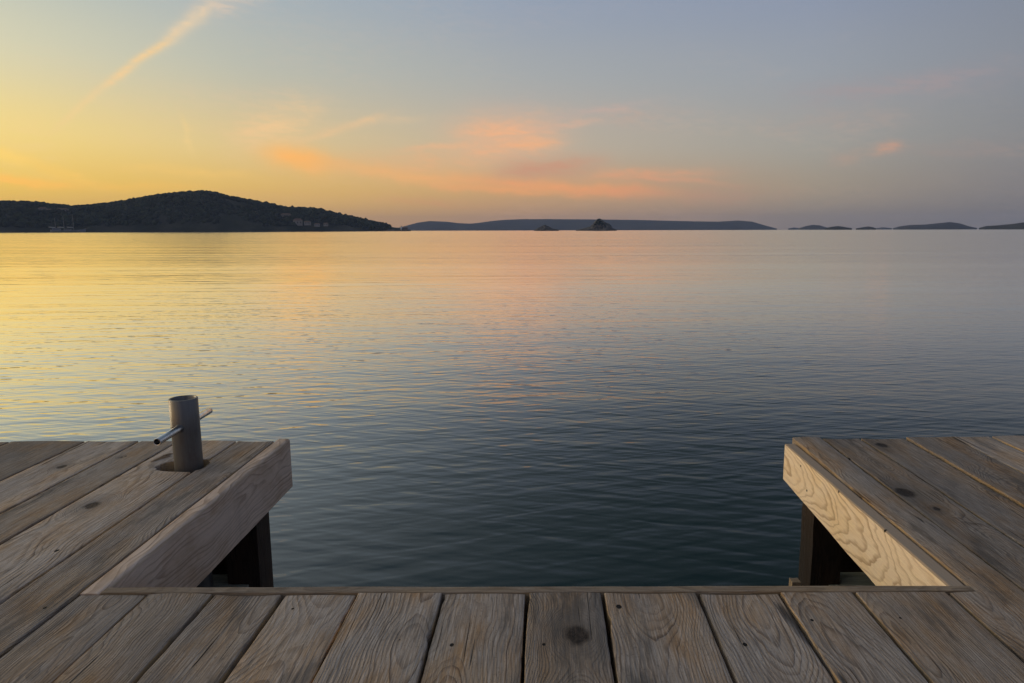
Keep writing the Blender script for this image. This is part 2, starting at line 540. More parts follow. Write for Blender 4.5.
knots = {6: [(577, 636, .025)], 7: [(711 - 15, 640, 0)], 9: [(818, 620, 0)], 2: [(262, 672, .020)]}
holes = {3: (293, 607, .0022), 4: (400, 640, .001), 5: (452, 644, .0032), 6: (544, 645, .0026), 7: (619, 606, .0048), 8: (745, 642, .0036), 9: (812, 620, .0026), 10: (900, 618, .002)}
walk = Planks()
ys = yrange(Y_BACK, .7, .06) + yrange(.71, Y_TRIM, .018)
seedv = {0: (.62, .30, .30), 1: (.28, .55, .25), 2: (.7, .4, .35), 3: (.50, .62, .75), 4: (.72, .35, .65), 5: (.35, .66, .55), 6: (.52, .12, .25), 7: (.40, .55, .45), 8: (.60, .45, .60), 9: (.45, .75, .42), 10: (.15, .25, .30)}
for i in range(11):
    a, b = seams[i] + GAP / 2 + random.uniform(-.001, .0015), seams[i + 1] - GAP / 2 - random.uniform(-.001, .002)
    k = [loc_knot(px, py, a, b, ys, r) for px, py, r in knots.get(i, [])] + [(0, 0, 0)] * 2
    hl = loc_knot(holes[i][0], holes[i][1], a, b, ys, holes[i][2]) if i in holes else (0, 0, 0)
    yy = ys[:-1] + [Y_TRIM - .0015 - random.uniform(0, .0015)]
    rz = random.uniform(-.003, .003)
    walk.board(a, b, yy, DECK + rz, .038, seed=seedv[i], knot=k[0], knot2=k[1], hole=hl)
walk.build('decking', M_DECK, dock)

# left deck: full-length boards, the fourth from the gap edge cut away round the mooring post
Y_L = PZ(100, 441.2, DECK).y
Y_R = PZ(880, 437.4, DECK).y
ls = [XS(74, 597.6), XS(61, 560) * .5 + XS(160, 494.7) * .5, XS(160, 450), XS(141, 441.4), XS(83.7, 442.4), XS(7.6, 442.4)]
ls = [ls[0], ls[1], XS(0, 546) * .5 + XS(160, 450) * .5, XS(0, 512.8) * .5 + XS(141, 441) * .5, XS(0, 480.5) * .5 + XS(83.7, 442.4) * .5, XS(7.6, 442.4)]
while ls[-1] > -4.2:
    ls.append(ls[-1] - random.uniform(.13, .165))
PC = PZ(188.9, 464.6, DECK)                # centre of the mooring post
PR = 13.1 / F_PX * (PC.y * math.cos(PITCH) + EYE * math.sin(PITCH))
X_FL = XS(290.5, 441) * .5 + XS(97, 590) * .5   # inner face of the left fascia
X_FR = XS(955, 586) * .5 + XS(785, 443) * .5    # inner face of the right fascia


def hole_cut(y, depth, hl):
    t = (y - (PC.y - .008)) / hl
    if abs(t) >= 1:
        return 0.0
    return depth * (1 - abs(t) ** 3.2) ** .5 * (1 + .10 * mnoise.noise((y * 70, 3, 1)))


lk = {0: [], 1: [(92, 506, .019)], 2: [(122, 457, .006)], 3: [(62, 466, .013)], 4: []}
lh = {2: (126, 456, .003), 1: (57, 551, .004), 0: (45, 607, .003)}
left = Planks()
for i in range(len(ls) - 1):
    b, a = ls[i] - GAP / 2 - random.uniform(0, .0015), ls[i + 1] + GAP / 2 + random.uniform(0, .0015)
    y1 = Y_L + random.uniform(-.002, .002)
    yy = yrange(Y_BACK, .7, .06) + yrange(.71, y1, .018)
    if i in (0, 1):
        yy = sorted(set(yy + [PC.y - .008 + q * .0035 for q in range(-24, 25)]))
    xl, xr = a, b
    if i == 1:
        xr = lambda y, b=b: b - hole_cut(y, .122, .056)
    if i == 0:
        xl = lambda y, a=a: a + hole_cut(y, .012, .040)
    k = [loc_knot(px, py, a, b, yy, r) for px, py, r in lk.get(i, [])] + [(0, 0, 0)] * 2
    hl = loc_knot(lh[i][0], lh[i][1], a, b, yy, lh[i][2]) if i in lh else (0, 0, 0)
    left.board(xl, xr, yy, DECK + random.uniform(-.0012, .0012), .038, knot=k[0], knot2=k[1], hole=hl)
left.build('decking', M_DECK, dock)

spl = Planks()                            # torn slivers standing up behind the hole
for (xa, ya), (xb, yb), w_, lift in (((151, 462.5), (172, 456.5), .012, .006), ((158, 459), (174, 454), .007, .004)):
    p0, p1 = PZ(xa, ya, DECK), PZ(xb, yb, DECK)
    spl.board(lambda x, p0=p0, p1=p1, w_=w_: p0.y + (p1.y - p0.y) * (x - p0.x) / (p1.x - p0.x) - w_ * .5 * math.sin(math.pi * (.15 + .8 * (x - p0.x) / (p1.x - p0.x))),
              lambda x, p0=p0, p1=p1, w_=w_: p0.y + (p1.y - p0.y) * (x - p0.x) / (p1.x - p0.x) + w_ * .5 * math.sin(math.pi * (.15 + .8 * (x - p0.x) / (p1.x - p0.x))),
              yrange(p0.x, p1.x, .006), lambda x, p0=p0, p1=p1, lift=lift: DECK + .003 + lift * math.sin(math.pi * (x - p0.x) / (p1.x - p0.x)), .012, nx=3, arris=.0012)
spl.build('splinter', M_TRIM, dock, Matrix(((0, 1, 0, 0), (1, 0, 0, 0), (0, 0, 1, 0), (0, 0, 0, 1))))

# right deck; its innermost board is notched for the gap and lies wholly behind the fascia
rs = [seams[11], X_B, XS(858, 437.6) * .5 + XS(1024, 544) * .5, XS(903.7, 438) * .5 + XS(1024, 505) * .5, XS(948.5, 436.7) * .5 + XS(1024, 472.8) * .5]
while rs[-1] < 4.2:
    rs.append(rs[-1] + random.uniform(.125, .165))
rk = {1: [(905, 492, .027), (938, 508, .009)], 2: [(882, 444, .020)], 4: [(1008, 441, .026)]}
rh = {1: (848, 458, .006)}
right = Planks()
for i in range(len(rs) - 1):
    a, b = rs[i] + GAP / 2 + random.uniform(0, .0015), rs[i + 1] - GAP / 2 - random.uniform(0, .002)
    y1 = Y_R + random.uniform(-.006, .006)
    yy = yrange(Y_BACK, .7, .06) + yrange(.71, y1, .018)
    xl = a
    if i == 0:
        yy = sorted(yy + [Y_TRIM - .004, Y_TRIM - .0015, Y_TRIM + .002])
        xl = lambda y, a=a: a if y < Y_TRIM - .002 else X_A + .002
    k = [loc_knot(px, py, a, b, yy, r) for px, py, r in rk.get(i, [])] + [(0, 0, 0)] * 2
    hl = loc_knot(rh[i][0], rh[i][1], a, b, yy, rh[i][2]) if i in rh else (0, 0, 0)
    right.board(xl, b, yy, DECK + random.uniform(-.003, .003), .038, knot=k[0], knot2=k[1], hole=hl)
right.build('decking', M_DECK, dock)


def lerpz(p, q):                          # height along a sloping edge in the y,z plane
    return lambda y: p.z + (q.z - p.z) * (y - p.y) / (q.y - p.y)


# fascia boards along both sides of the gap
fl = Planks()
tf, bf = PX(290, 441, X_FL), PX(292, 487, X_FL)
bn = PX(196, 587.6, X_FL)
y0, y1 = Y_TRIM + .0015, tf.y
zb0, zb1 = bn.z, bf.z
ys = yrange(y0, y1, .04)
fl.board(ls[0] + .0008, X_FL, ys, DECK - .001, .16, seed=(.74, .55, .6), side_e=0, arris=.002, arris_r=.0075, cup=.0003, chip=0.0, wob=.001,
         bot=lambda y: zb0 + (zb1 - zb0) * (y - bn.y) / (y1 - bn.y))
ofl = fl.build('fascia_board', M_GREYB, dock)
ofl['label'] = 'greyed broad side board with rounded top edge'

fr = Planks()
tf, tn_ = PX(785, 443.6, X_FR), PX(955, 585.5, X_FR)
bf, bn = PX(783.2, 479, X_FR), PX(874.6, 584.5, X_FR)
ys = yrange(Y_EDGE + .001, tf.y, .04)
fr.board(X_FR, X_A - .0025, ys, lambda y: DECK - .003 - .007 * max(0, (y - 1.5) / .75), .15, seed=(1.0, .60, .62), side_e=0, top_e=1.0, arris=.003, arris_r=.003, cup=.0003, chip=0.0, wob=.0012,
         bot=lambda y: bn.z + (bf.z - bn.z) * (y - bn.y) / (tf.y - bn.y))
ofr = fr.build('fascia_board', M_FRESH, dock)
ofr['label'] = 'pale yellow fresh pine side board with wavy grain'

# strip that closes the ends of the near boards (runs along x: built along y, then turned)
tr = Planks()
xa, xb = X_FL + .0015, X_A - .001
TM = Matrix(((0, 1, 0, 0), (1, 0, 0, 0), (0, 0, 1, 0), (0, 0, 0, 1)))
tr.board(Y_TRIM + .001, lambda x: Y_EDGE + .0025 * mnoise.noise((x * 4, 2, 2)), yrange(xa, xb, .03), DECK + .001, .15, seed=(.55, .3, .2), arris=.0015, arris_r=.003, cup=.0004, chip=.004, wob=.0015, nx=4)
tr.build('edge_strip', M_TRIM, dock, TM)


def beam(name, mat, x0, x1, y0, y1, z0, z1, axis, seed=None, parent=dock, **kw):
    p = Planks()
    if axis == 'y':
        p.board(x0, x1, yrange(y0, y1, .1), z1, z1 - z0, seed=seed, nx=4, **kw)
        return p.build(name, mat, parent)
    if axis == 'x':
        p.board(y0, y1, yrange(x0, x1, .1), z1, z1 - z0, seed=seed, nx=4, **kw)
        return p.build(name, mat, parent, TM)
    # upright: local y -> z, local z -> y
    p.board(x0, x1, yrange(z0, z1, .08), y1, y1 - y0, seed=seed, nx=4, **kw)
    return p.build(name, mat, parent, Matrix(((1, 0, 0, 0), (0, 0, 1, 0), (0, 1, 0, 0), (0, 0, 0, 1))))


# piles and cross beams below the decks
pl_r = PX(271, 530, X_FL - .012)
ypl = PX(271.6, 550, X_FL - .035).y
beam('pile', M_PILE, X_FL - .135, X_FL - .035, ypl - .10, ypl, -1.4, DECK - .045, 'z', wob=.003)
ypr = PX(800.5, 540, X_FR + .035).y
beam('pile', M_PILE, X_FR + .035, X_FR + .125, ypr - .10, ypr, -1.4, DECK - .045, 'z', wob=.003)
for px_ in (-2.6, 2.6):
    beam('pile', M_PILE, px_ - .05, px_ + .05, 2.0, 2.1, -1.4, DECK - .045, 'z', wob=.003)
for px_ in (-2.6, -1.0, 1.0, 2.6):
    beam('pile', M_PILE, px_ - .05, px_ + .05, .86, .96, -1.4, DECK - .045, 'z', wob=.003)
# low boards that tie the piles, just above the water
gq = PZ(819, 572, .20)
gl = PZ(251, 574, .20)
beam('tie_board', M_GREEN, gq.x, 3.2, gq.y - .15, gq.y, .165, .20, 'x', wob=.002)
beam('tie_board', M_GREEN, -3.2, gl.x + .02, gl.y - .22, gl.y, .165, .20, 'x', wob=.002)
# bearers under the planks
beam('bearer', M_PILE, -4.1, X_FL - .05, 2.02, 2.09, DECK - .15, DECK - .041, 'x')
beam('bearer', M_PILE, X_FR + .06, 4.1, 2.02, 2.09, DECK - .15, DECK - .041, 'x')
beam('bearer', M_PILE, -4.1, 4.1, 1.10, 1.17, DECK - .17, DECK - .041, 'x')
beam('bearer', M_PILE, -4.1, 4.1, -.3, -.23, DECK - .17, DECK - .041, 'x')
# skirts added under the seaward deck ends, hung deep to keep the underside dark
beam('shade_skirt', M_PILE, -4.1, X_FL - .14, Y_L - .045, Y_L - .012, .02, DECK - .041, 'x')
beam('shade_skirt', M_PILE, X_FR + .13, 4.1, Y_R - .045, Y_R - .012, .02, DECK - .041, 'x')
# worn block at the foot of the right pile
wb = PZ(796, 587, .20)
beam('wedge_block', M_TRIM, wb.x - .012, wb.x + .014, wb.y, wb.y + .03, .10, .215, 'z')
for sx in (-1.28, 1.30):                  # deep boards added to black out the space under the decks
    beam('shade_board', M_PILE, sx - .02, sx + .02, .2, 2.0, -.15, DECK - .18, 'y')


def plain(name, col, rough=.8):
    m, n, b = new_mat(name)
    t = n.node('ShaderNodeTexCoord')
    q = n.noise(t.outputs['Object'], .6, 5, .6)
    n.put(b.inputs['Base Color'], n.mix(n.sstep(q, .35, .7), col, tuple(v * .72 for v in col)))
    b.inputs['Roughness'].default_value = rough
    return m


# ------------------------------------------------------------------ mooring post
def metal(name, col, rough, spot=0.3, metallic=1.0):
    m, n, b = new_mat(name)
    tcn = n.node('ShaderNodeTexCoord')
    ox, oy, oz = n.split(tcn.outputs['Object'])
    st = n.noise(n.xyz(n.mul(ox, 60), n.mul(oy, 60), n.mul(oz, 4)), 1, 4, .6)
    bl = n.noise(n.xyz(n.mul(ox, 22), n.mul(oy, 22), n.mul(oz, 9)), 1, 5, .65)
    c = n.mix(n.mul(n.sstep(st, .4, .7), .5), col, tuple(v * .55 for v in col))
    c = n.mix(n.mul(n.sstep(bl, .52, .70), spot), c, (.11, .072, .045))
    n.put(b.inputs['Base Color'], c)
    n.put(b.inputs['Roughness'], n.rng(bl, .3, .7, rough - .08, rough + .15))
    b.inputs['Metallic'].default_value = metallic
    bp = n.node('ShaderNodeBump')
    bp.inputs['Strength'].default_value = .4
    bp.inputs['Distance'].default_value = .001
    n.put(bp.inputs['Height'], bl)
    n.put(b.inputs['Normal'], bp.outputs[0])
    return m


M_PIPE = metal('dull_steel', (.17, .168, .166), .42, .40, .7)
M_BAR = metal('bare_steel_bar', (.72, .72, .72), .17, .0)
topc = ray(185, 398)
tt = PC.y / topc.y
ztop = CAMZ + topc.z * tt
post = thing('mooring_post', 'dull steel pipe post with a crossbar set through a hole in the dock', 'mooring post', (PC.x, PC.y, DECK))
HP = ztop - DECK
bm = bmesh.new()
nseg = 40
prof = [(PR, -.85), (PR, 0), (PR, HP * .5), (PR, HP - .0015), (PR - .0012, HP), (PR - .0048, HP), (PR - .006, HP - .0015), (PR - .006, -.85)]
rings = []
for r_, z_ in prof:
    rings.append([bm.verts.new((r_ * math.cos(2 * math.pi * k / nseg), r_ * math.sin(2 * math.pi * k / nseg), z_)) for k in range(nseg)])
for r0, r1 in zip(rings, rings[1:] + rings[:1]):
    for k in range(nseg):
        bm.faces.new((r0[k], r0[(k + 1) % nseg], r1[(k + 1) % nseg], r1[k]))
bmesh.ops.recalc_face_normals(bm, faces=bm.faces)
pp = obj('pipe', bm, M_PIPE, post)
pp.data.set_sharp_from_angle(angle=R(50))
# the bar: find the height at which the seen ends put it through the pipe's axis
best = None
for q in range(20, 190):
    zb = DECK + q / 1000
    a_, b_ = PZ(157, 442, zb), PZ(209.5, 410.5, zb)
    ab = (b_ - a_)
    s_ = abs(ab.x * (PC.y - a_.y) - ab.y * (PC.x - a_.x)) / ab.length
    if best is None or s_ < best[0]:
        best = (s_, zb, a_, b_)
_, zb, a_, b_ = best
bm = bmesh.new()
rb = 3.9 / F_PX * a_.y
la, lb = a_ - Vector((PC.x, PC.y, DECK)), b_ - Vector((PC.x, PC.y, DECK))
dirb = (lb - la).normalized()
n = 24
u_ = dirb.orthogonal().normalized()
v_ = dirb.cross(u_)
st = [(la + dirb * .06, rb - .0022), (la, rb - .0022), (la - dirb * .0004, rb - .0006), (la + dirb * .0008, rb), (lb - dirb * .0008, rb), (lb + dirb * .0004, rb - .0006), (lb, rb - .0022), (lb - dirb * .03, rb - .0022)]
rr = [[bm.verts.new(c + (u_ * math.cos(2 * math.pi * k / n) + v_ * math.sin(2 * math.pi * k / n)) * r_) for k in range(n)] for c, r_ in st]
for r0, r1 in zip(rr, rr[1:]):
    for k in range(n):
        bm.faces.new((r0[k], r0[(k + 1) % n], r1[(k + 1) % n], r1[k]))
bm.faces.new(rr[0][::-1])
bm.faces.new(rr[-1])
bmesh.ops.recalc_face_normals(bm, faces=bm.faces)
bar = obj('crossbar', bm, M_BAR, post)
bar.data.set_sharp_from_angle(angle=R(50))
for sgn in (-1, 1):                       # welded collars where the bar leaves the pipe
    bm = bmesh.new()
    c = Vector((0, 0, zb - DECK)) + dirb * sgn * (PR - .001)
    tube(bm, c - dirb * sgn * .004, c + dirb * sgn * .004, rb * 1.35, rb * 1.05, 18)
    obj('weld_bead', bm, M_PIPE, post)
# rusty nail heads in the fresh side board
M_NAIL = plain('black_rust', (.012, .009, .008), .7)
for x, y in ((801, 466), (807, 490.5), (839, 491.7), (885, 531)):
    c = PX(x, y, X_FR)
    bm = bmesh.new()
    tube(bm, (c.x + .004, c.y, c.z), (c.x - .0012, c.y, c.z), .0036, .0032, 14)
    obj('nail', bm, M_NAIL, dock)

# ------------------------------------------------------------------ sea
m, n, b = new_mat('sea_water')
geo = n.node('ShaderNodeNewGeometry')
px_, py_, pz_ = n.split(geo.outputs['Position'])
dist = n.m('SQRT', n.add(n.mul(px_, px_), n.mul(py_, py_)))


def wave(ang, sx, sy, seed, detail=2, dst=0.0, rough=.5):
    c, s = math.cos(R(ang)), math.sin(R(ang))
    u = n.add(n.mul(px_, c), n.mul(py_, s))
    v = n.sub(n.mul(py_, c), n.mul(px_, s))
    return n.sub(n.noise(n.xyz(n.mul(u, sx), n.mul(v, sy), seed), 1, detail, rough, dst), .5)


h = n.mul(wave(19, 2.6, 11.5, 1.3, 1.0, .25), .0060)
h = n.add(h, n.mul(wave(-17, 2.9, 13.0, 5.3, 1.0, .25), .0056))
h = n.add(h, n.mul(wave(3, 4.6, 18.0, 2.9, 1.0, .3), .0020))
h = n.mul(h, n.sstep(dist, 4.0, 20.0, 1.0, .12))      # short ripples only in the lee of the dock
h = n.add(h, n.mul(wave(-6, .75, 5.0, 7.7, 1.0, .3), .0058))
h = n.add(h, n.mul(wave(7, .30, 2.7, 4.4, 1.0, .3), .0065))
h = n.add(h, n.mul(wave(4, .10, 1.1, 9.1, 1.0, .3), .0105))
h = n.add(h, n.mul(wave(-2, .028, .36, 3.7, 1.0, .3), .019))
h = n.add(h, n.mul(wave(1, .008, .12, 6.3, 2.0, .3), .060))
gust = n.noise(n.xyz(n.mul(px_, .02), n.mul(py_, .05), 4.0), 1, 4)
h = n.mul(h, n.rng(gust, .3, .7, .60, 1.30))
bp = n.node('ShaderNodeBump')
bp.inputs['Strength'].default_value = 1.0
bp.inputs['Distance'].default_value = 1.0
n.put(bp.inputs['Height'], h)
ix, iy, iz = n.split(geo.outputs['Incoming'])
# Brightness built into the reflectance by view azimuth: boosted towards the glow, cut opposite
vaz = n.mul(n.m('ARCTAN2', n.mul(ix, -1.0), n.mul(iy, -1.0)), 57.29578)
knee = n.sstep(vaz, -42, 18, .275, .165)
# seen at a low angle, only the wave faces turned to the viewer show
tilt = n.div(.00095, n.add(n.m('MAXIMUM', iz, 0.0), .03))
tv = n.node('ShaderNodeVectorMath', operation='SCALE')
n.put(tv.inputs[0], n.xyz(ix, iy, 0.0))
n.put(tv.inputs['Scale'], tilt)
sv = n.node('ShaderNodeVectorMath', operation='ADD')
n.put(sv.inputs[0], bp.outputs[0])
n.put(sv.inputs[1], tv.outputs[0])
nv = n.node('ShaderNodeVectorMath', operation='NORMALIZE')
n.put(nv.inputs[0], sv.outputs[0])
wnorm = nv.outputs[0]
dn = n.node('ShaderNodeVectorMath', operation='DOT_PRODUCT')
n.put(dn.inputs[0], bp.outputs[0])
n.put(dn.inputs[1], geo.outputs['Incoming'])
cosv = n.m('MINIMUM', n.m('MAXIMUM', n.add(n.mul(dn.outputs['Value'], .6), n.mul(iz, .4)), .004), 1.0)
refl_by_az = n.add(.016, n.mul(.975, n.div(1.0, n.add(1.0, n.m('POWER', n.div(cosv, knee), 3.2)))))
gl = n.node('ShaderNodeBsdfGlossy')
gl.inputs['Color'].default_value = (1, 1, 1, 1)
n.put(gl.inputs['Normal'], wnorm)
n.put(gl.inputs['Roughness'], n.rng(n.m('LOGARITHM', dist, 10.0), 1.0, 2.8, .03, .095))
df = n.node('ShaderNodeBsdfDiffuse')
df.inputs['Color'].default_value = (.004, .020, .020, 1)
ms_ = n.node('ShaderNodeMixShader')
n.put(ms_.inputs[0], refl_by_az)
m.node_tree.links.new(df.outputs[0], ms_.inputs[1])
m.node_tree.links.new(gl.outputs[0], ms_.inputs[2])
m.node_tree.links.new(ms_.outputs[0], m.node_tree.nodes['Material Output'].inputs['Surface'])
m.node_tree.nodes.remove(b)
bm = bmesh.new()
prev = None
c0 = bm.verts.new((0, 0, 0))
nn = 96
for rr_ in (8, 40, 200, 1000, 3500, 6800):
    cur = [bm.verts.new((rr_ * math.cos(2 * math.pi * k / nn), rr_ * math.sin(2 * math.pi * k / nn), 0)) for k in range(nn)]
    for k in range(nn):
        if prev is None:
            bm.faces.new((c0, cur[k], cur[(k + 1) % nn]))
        else:
            bm.faces.new((prev[k], cur[k], cur[(k + 1) % nn], prev[(k + 1) % nn]))
    prev = cur
structure(obj('water', bm, m), 'calm rippled sea mirroring the dusk sky', 'sea')

# ------------------------------------------------------------------ far land
def land_mat(name, c1, c2, sc):
    m, n, b = new_mat(name)
    g = n.node('ShaderNodeNewGeometry')
    t = n.noise(g.outputs['Position'], sc, 6, .65)
    n.put(b.inputs['Base Color'], n.mix(n.sstep(t, .38, .66), c1, c2))
    b.inputs['Roughness'].default_value = .95
    b.inputs['Specular IOR Level'].default_value = .1
    return m


M_HILL = land_mat('scrub_hillside', (.020, .024, .014), (.050, .048, .034), .02)
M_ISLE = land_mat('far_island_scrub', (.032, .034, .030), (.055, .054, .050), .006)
M_ROCK = land_mat('grey_limestone', (.016, .015, .014), (.17, .158, .14), .30)
M_LEAF = land_mat('pine_foliage', (.010, .016, .008), (.032, .042, .020), .05)


def yhor(x):
    return 230.2 + 2.5 * (CX - x) / 1024


def land(name, outline, dist, depth, mat, rough=.03, seed=0, step=1.2, nrow=14, label=None, scale_noise=.02, foot=.0):
    """outline: (photo x, ridge y). Becomes a real ridge dist metres away, depth metres front to back."""
    xs = []
    x = outline[0][0]
    while x < outline[-1][0]:
        xs.append(x)
        x += step
    xs.append(outline[-1][0])
    bm = bmesh.new()
    rows = []
    ridge = []
    for x in xs:
        for (xa, ya), (xb, yb) in zip(outline, outline[1:]):
            if xa <= x <= xb:
                t = (x - xa) / (xb - xa)
                y = ya + (yb - ya) * t
                break
        a, e = AE(x, min(y, yhor(x)))
        hgt = max(.15, dist * math.tan(R(max(e, 0))) + CAMZ)
        # half depth narrows to the tips
        tip = min(1, (x - outline[0][0]) / (.22 * (outline[-1][0] - outline[0][0]) + 1e-6), (outline[-1][0] - x) / (.22 * (outline[-1][0] - outline[0][0]) + 1e-6))
        hd = depth * .5 * (.12 + .88 * math.sqrt(max(0, tip)))
        col = []
        for j in range(nrow + 1):
            t = j / nrow * 2 - 1
            d = dist + hd * t
            px, py = d * math.sin(R(a)), d * math.cos(R(a))
            prof = math.cos(t * math.pi / 2) ** .85 if abs(t) < 1 else 0
            nz = mnoise.fractal((px * scale_noise + seed, py * scale_noise, seed * 3.3), 1.0, 2.1, 4)
            z = hgt * prof * (1 + (0.25 * (1 - abs(prof - .0)) if j != nrow // 2 else rough * .5) * nz * (1 if abs(t) < 1 else 0))
            z = min(z, hgt * prof ** .25 * (1 + rough * .3)) - (.6 if abs(t) >= 1 else 0)
            col.append(bm.verts.new((px, py, z)))
        rows.append(col)
        ridge.append((a, hgt, hd))
    for r0, r1 in zip(rows, rows[1:]):
        for j in range(nrow):
            bm.faces.new((r0[j], r0[j + 1], r1[j + 1], r1[j]))
    bm.faces.new(rows[0])
    bm.faces.new(rows[-1][::-1])
    bmesh.ops.recalc_face_normals(bm, faces=bm.faces)
    o = obj(name, bm, mat, smooth=(mat is not M_ROCK))
    structure(o, label, None)
    return o, rows


hill_out = [(-420, 228), (-330, 218), (-240, 212), (-160, 206), (-80, 203), (-30, 202.5), (0, 203.5), (37, 203.8), (45, 205.2), (60, 207), (75, 208), (90, 206.8), (110, 205), (130, 201.5), (150, 197.8), (170, 195), (190, 193.4), (205, 192.8), (215, 194), (230, 198), (250, 202), (262, 204), (270, 205.5), (283, 209), (300, 210), (315, 210), (330, 214), (345, 217), (360, 220), (375, 223.6), (388, 226.6), (400, 228), (411, 229.9)]
HD = 1500.0
hill, hrows = land('hills', hill_out, HD, 420, M_HILL, .03, 2.0, 2.0, 22, 'long dark wooded headland across the water')

# woodland on the headland: many uneven crowns, one mass
ico = bmesh.new()
bmesh.ops.create_icosphere(ico, subdivisions=2, radius=1)
iv = [v.co.copy() for v in ico.verts]
ifc = [[v.index for v in f.verts] for f in ico.faces]
ico.free()
V, Fc = [], []
rnd = random.Random(5)


def crown(p, r, hh):
    o_ = len(V)
    sx = rnd.uniform(.8, 1.25)
    s = rnd.random() * 60
    for q in iv:
        k = 1 + .55 * mnoise.noise((q.x * 1.9 + s, q.y * 1.9, q.z * 1.9))
        V.append((p.x + q.x * r * k * sx, p.y + q.y * r * k, p.z + hh * .45 + q.z * hh * .62 * k))
    for f in ifc:
        Fc.append(tuple(o_ + i for i in f))


ncol = len(hrows)
hco = [v.co.copy() for v in hill.data.vertices]
NR = 23
for _ in range(5600):
    i = rnd.randrange(int(ncol * .36), ncol - 12)
    j = rnd.randrange(1, 13)
    p = hco[i * NR + j].lerp(hco[(i + 1) * NR + j + 1], rnd.random())
    if p.z < 2:
        continue
    if mnoise.noise((p.x * .012, p.y * .012, 4)) < -.42:
        continue
    s = rnd.uniform(.6, 1.25)
    crown(p - Vector((0, 0, 1.2)), 3.3 * s, 5.0 * s)
for _ in range(620):                       # ragged crest line
    i = rnd.randrange(int(ncol * .5), ncol - 14)
    p = hco[i * NR + 11].lerp(hco[(i + 1) * NR + 11], rnd.random())
    s = rnd.uniform(.2, 1.0) ** 1.4 * 1.25
    crown(p - Vector((0, 0, 2.0)), (3.9 if p.x > -600 else 2.6) * s, (6.8 if p.x > -600 else 3.6) * s)
me = bpy.data.meshes.new('woodland')
me.from_pydata(V, [], Fc)
structure(obj('woodland', me, M_LEAF, smooth=True), 'dark pine wood covering the headland', 'wood', 'stuff')

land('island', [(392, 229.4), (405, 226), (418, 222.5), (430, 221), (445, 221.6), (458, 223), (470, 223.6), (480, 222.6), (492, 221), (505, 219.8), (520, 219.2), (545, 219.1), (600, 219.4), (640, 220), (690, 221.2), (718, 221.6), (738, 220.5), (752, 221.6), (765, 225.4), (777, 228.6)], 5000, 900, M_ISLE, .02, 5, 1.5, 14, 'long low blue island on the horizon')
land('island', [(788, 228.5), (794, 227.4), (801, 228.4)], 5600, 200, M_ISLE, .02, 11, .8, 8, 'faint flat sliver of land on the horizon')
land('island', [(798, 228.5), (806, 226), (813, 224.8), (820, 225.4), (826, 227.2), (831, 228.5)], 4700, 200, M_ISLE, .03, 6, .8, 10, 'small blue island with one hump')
land('island', [(825, 228.4), (831, 226.8), (838, 226), (845, 227), (852, 228.2)], 3000, 110, M_HILL, .03, 7, .6, 10, 'small low dark island')
land('island', [(856, 228.3), (862, 227.4), (868, 226.4), (873, 227.2), (876, 228.3)], 3200, 80, M_HILL, .03, 8, .5, 8, 'tiny low dark island')
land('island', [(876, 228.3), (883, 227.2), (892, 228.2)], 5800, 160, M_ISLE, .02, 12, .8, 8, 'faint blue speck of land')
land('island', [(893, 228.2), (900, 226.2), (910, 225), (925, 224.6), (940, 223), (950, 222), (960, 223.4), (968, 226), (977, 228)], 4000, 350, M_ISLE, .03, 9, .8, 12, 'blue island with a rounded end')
land('island', [(979, 228), (986, 226), (998, 225.2), (1010, 224.2), (1024, 222.4), (1060, 219), (1120, 217.5), (1180, 220), (1240, 227.2)], 3000, 400, M_HILL, .04, 10, 1.2, 12, 'dark low wooded island running out of the photo')
land('rocky_islet', [(576, 230), (581, 229), (586, 227.6), (590, 226.6), (592, 224.8), (594, 222.4), (596.4, 219.8), (598.6, 218.4), (601, 218.9), (603.2, 220.8), (606, 222.4), (608.5, 223.4), (611, 225.4), (612.6, 227.8), (617, 229.8)], 1300, 46, M_ROCK, .03, 14, .35, 16, 'steep rocky islet with a dark bushy top', .14)
land('rocky_islet', [(534, 230), (538, 228), (541.5, 226.2), (545, 224.6), (548.5, 226.2), (552, 228.3), (559, 229.9)], 1330, 26, M_ROCK, .03, 17, .3, 12, 'small pointed bare rock islet', .16)
# scrub on the big islet's top
V.clear()
Fc.clear()
for x, y, r in ((598.5, 219.6, 3.2), (600, 221, 3.4), (596.5, 221.6, 3.2), (602, 223, 3.4), (594.8, 223.8, 3.0), (605, 225, 2.6), (598.5, 222.8, 4.2)):
    a, e = AE(x, y)
    d = 1284
    r *= .8
    crown(Vector((d * math.sin(R(a)), d * math.cos(R(a)), d * math.tan(R(e)) + CAMZ - r * 1.0)), r, r * 1.3)
me = bpy.data.meshes.new('bushes')
me.from_pydata(V, [], Fc)
structure(obj('bushes', me, M_LEAF), 'dark bushes capping the steep rocky islet', 'bushes', 'stuff')


# ------------------------------------------------------------------ houses, light tower and ship across the water
M_WALL = plain('pale_render', (.24, .22, .21))
M_WALL2 = plain('stone_wall', (.17, .15, .135))
M_ROOF = plain('clay_tiles', (.14, .075, .05))
M_GLASS = plain('dark_window', (.02, .022, .025), .2)
M_WHITE = plain('white_paint', (.70, .69, .66))
M_HULL = plain('white_hull', (.27, .27, .28))
M_SPAR = plain('pale_spar', (.22, .215, .21))


def place(x, y, d):
    r_ = ray(x, y)
    k = d / math.hypot(r_.x, r_.y)
    return Vector((r_.x * k, r_.y * k, CAMZ + r_.z * k))


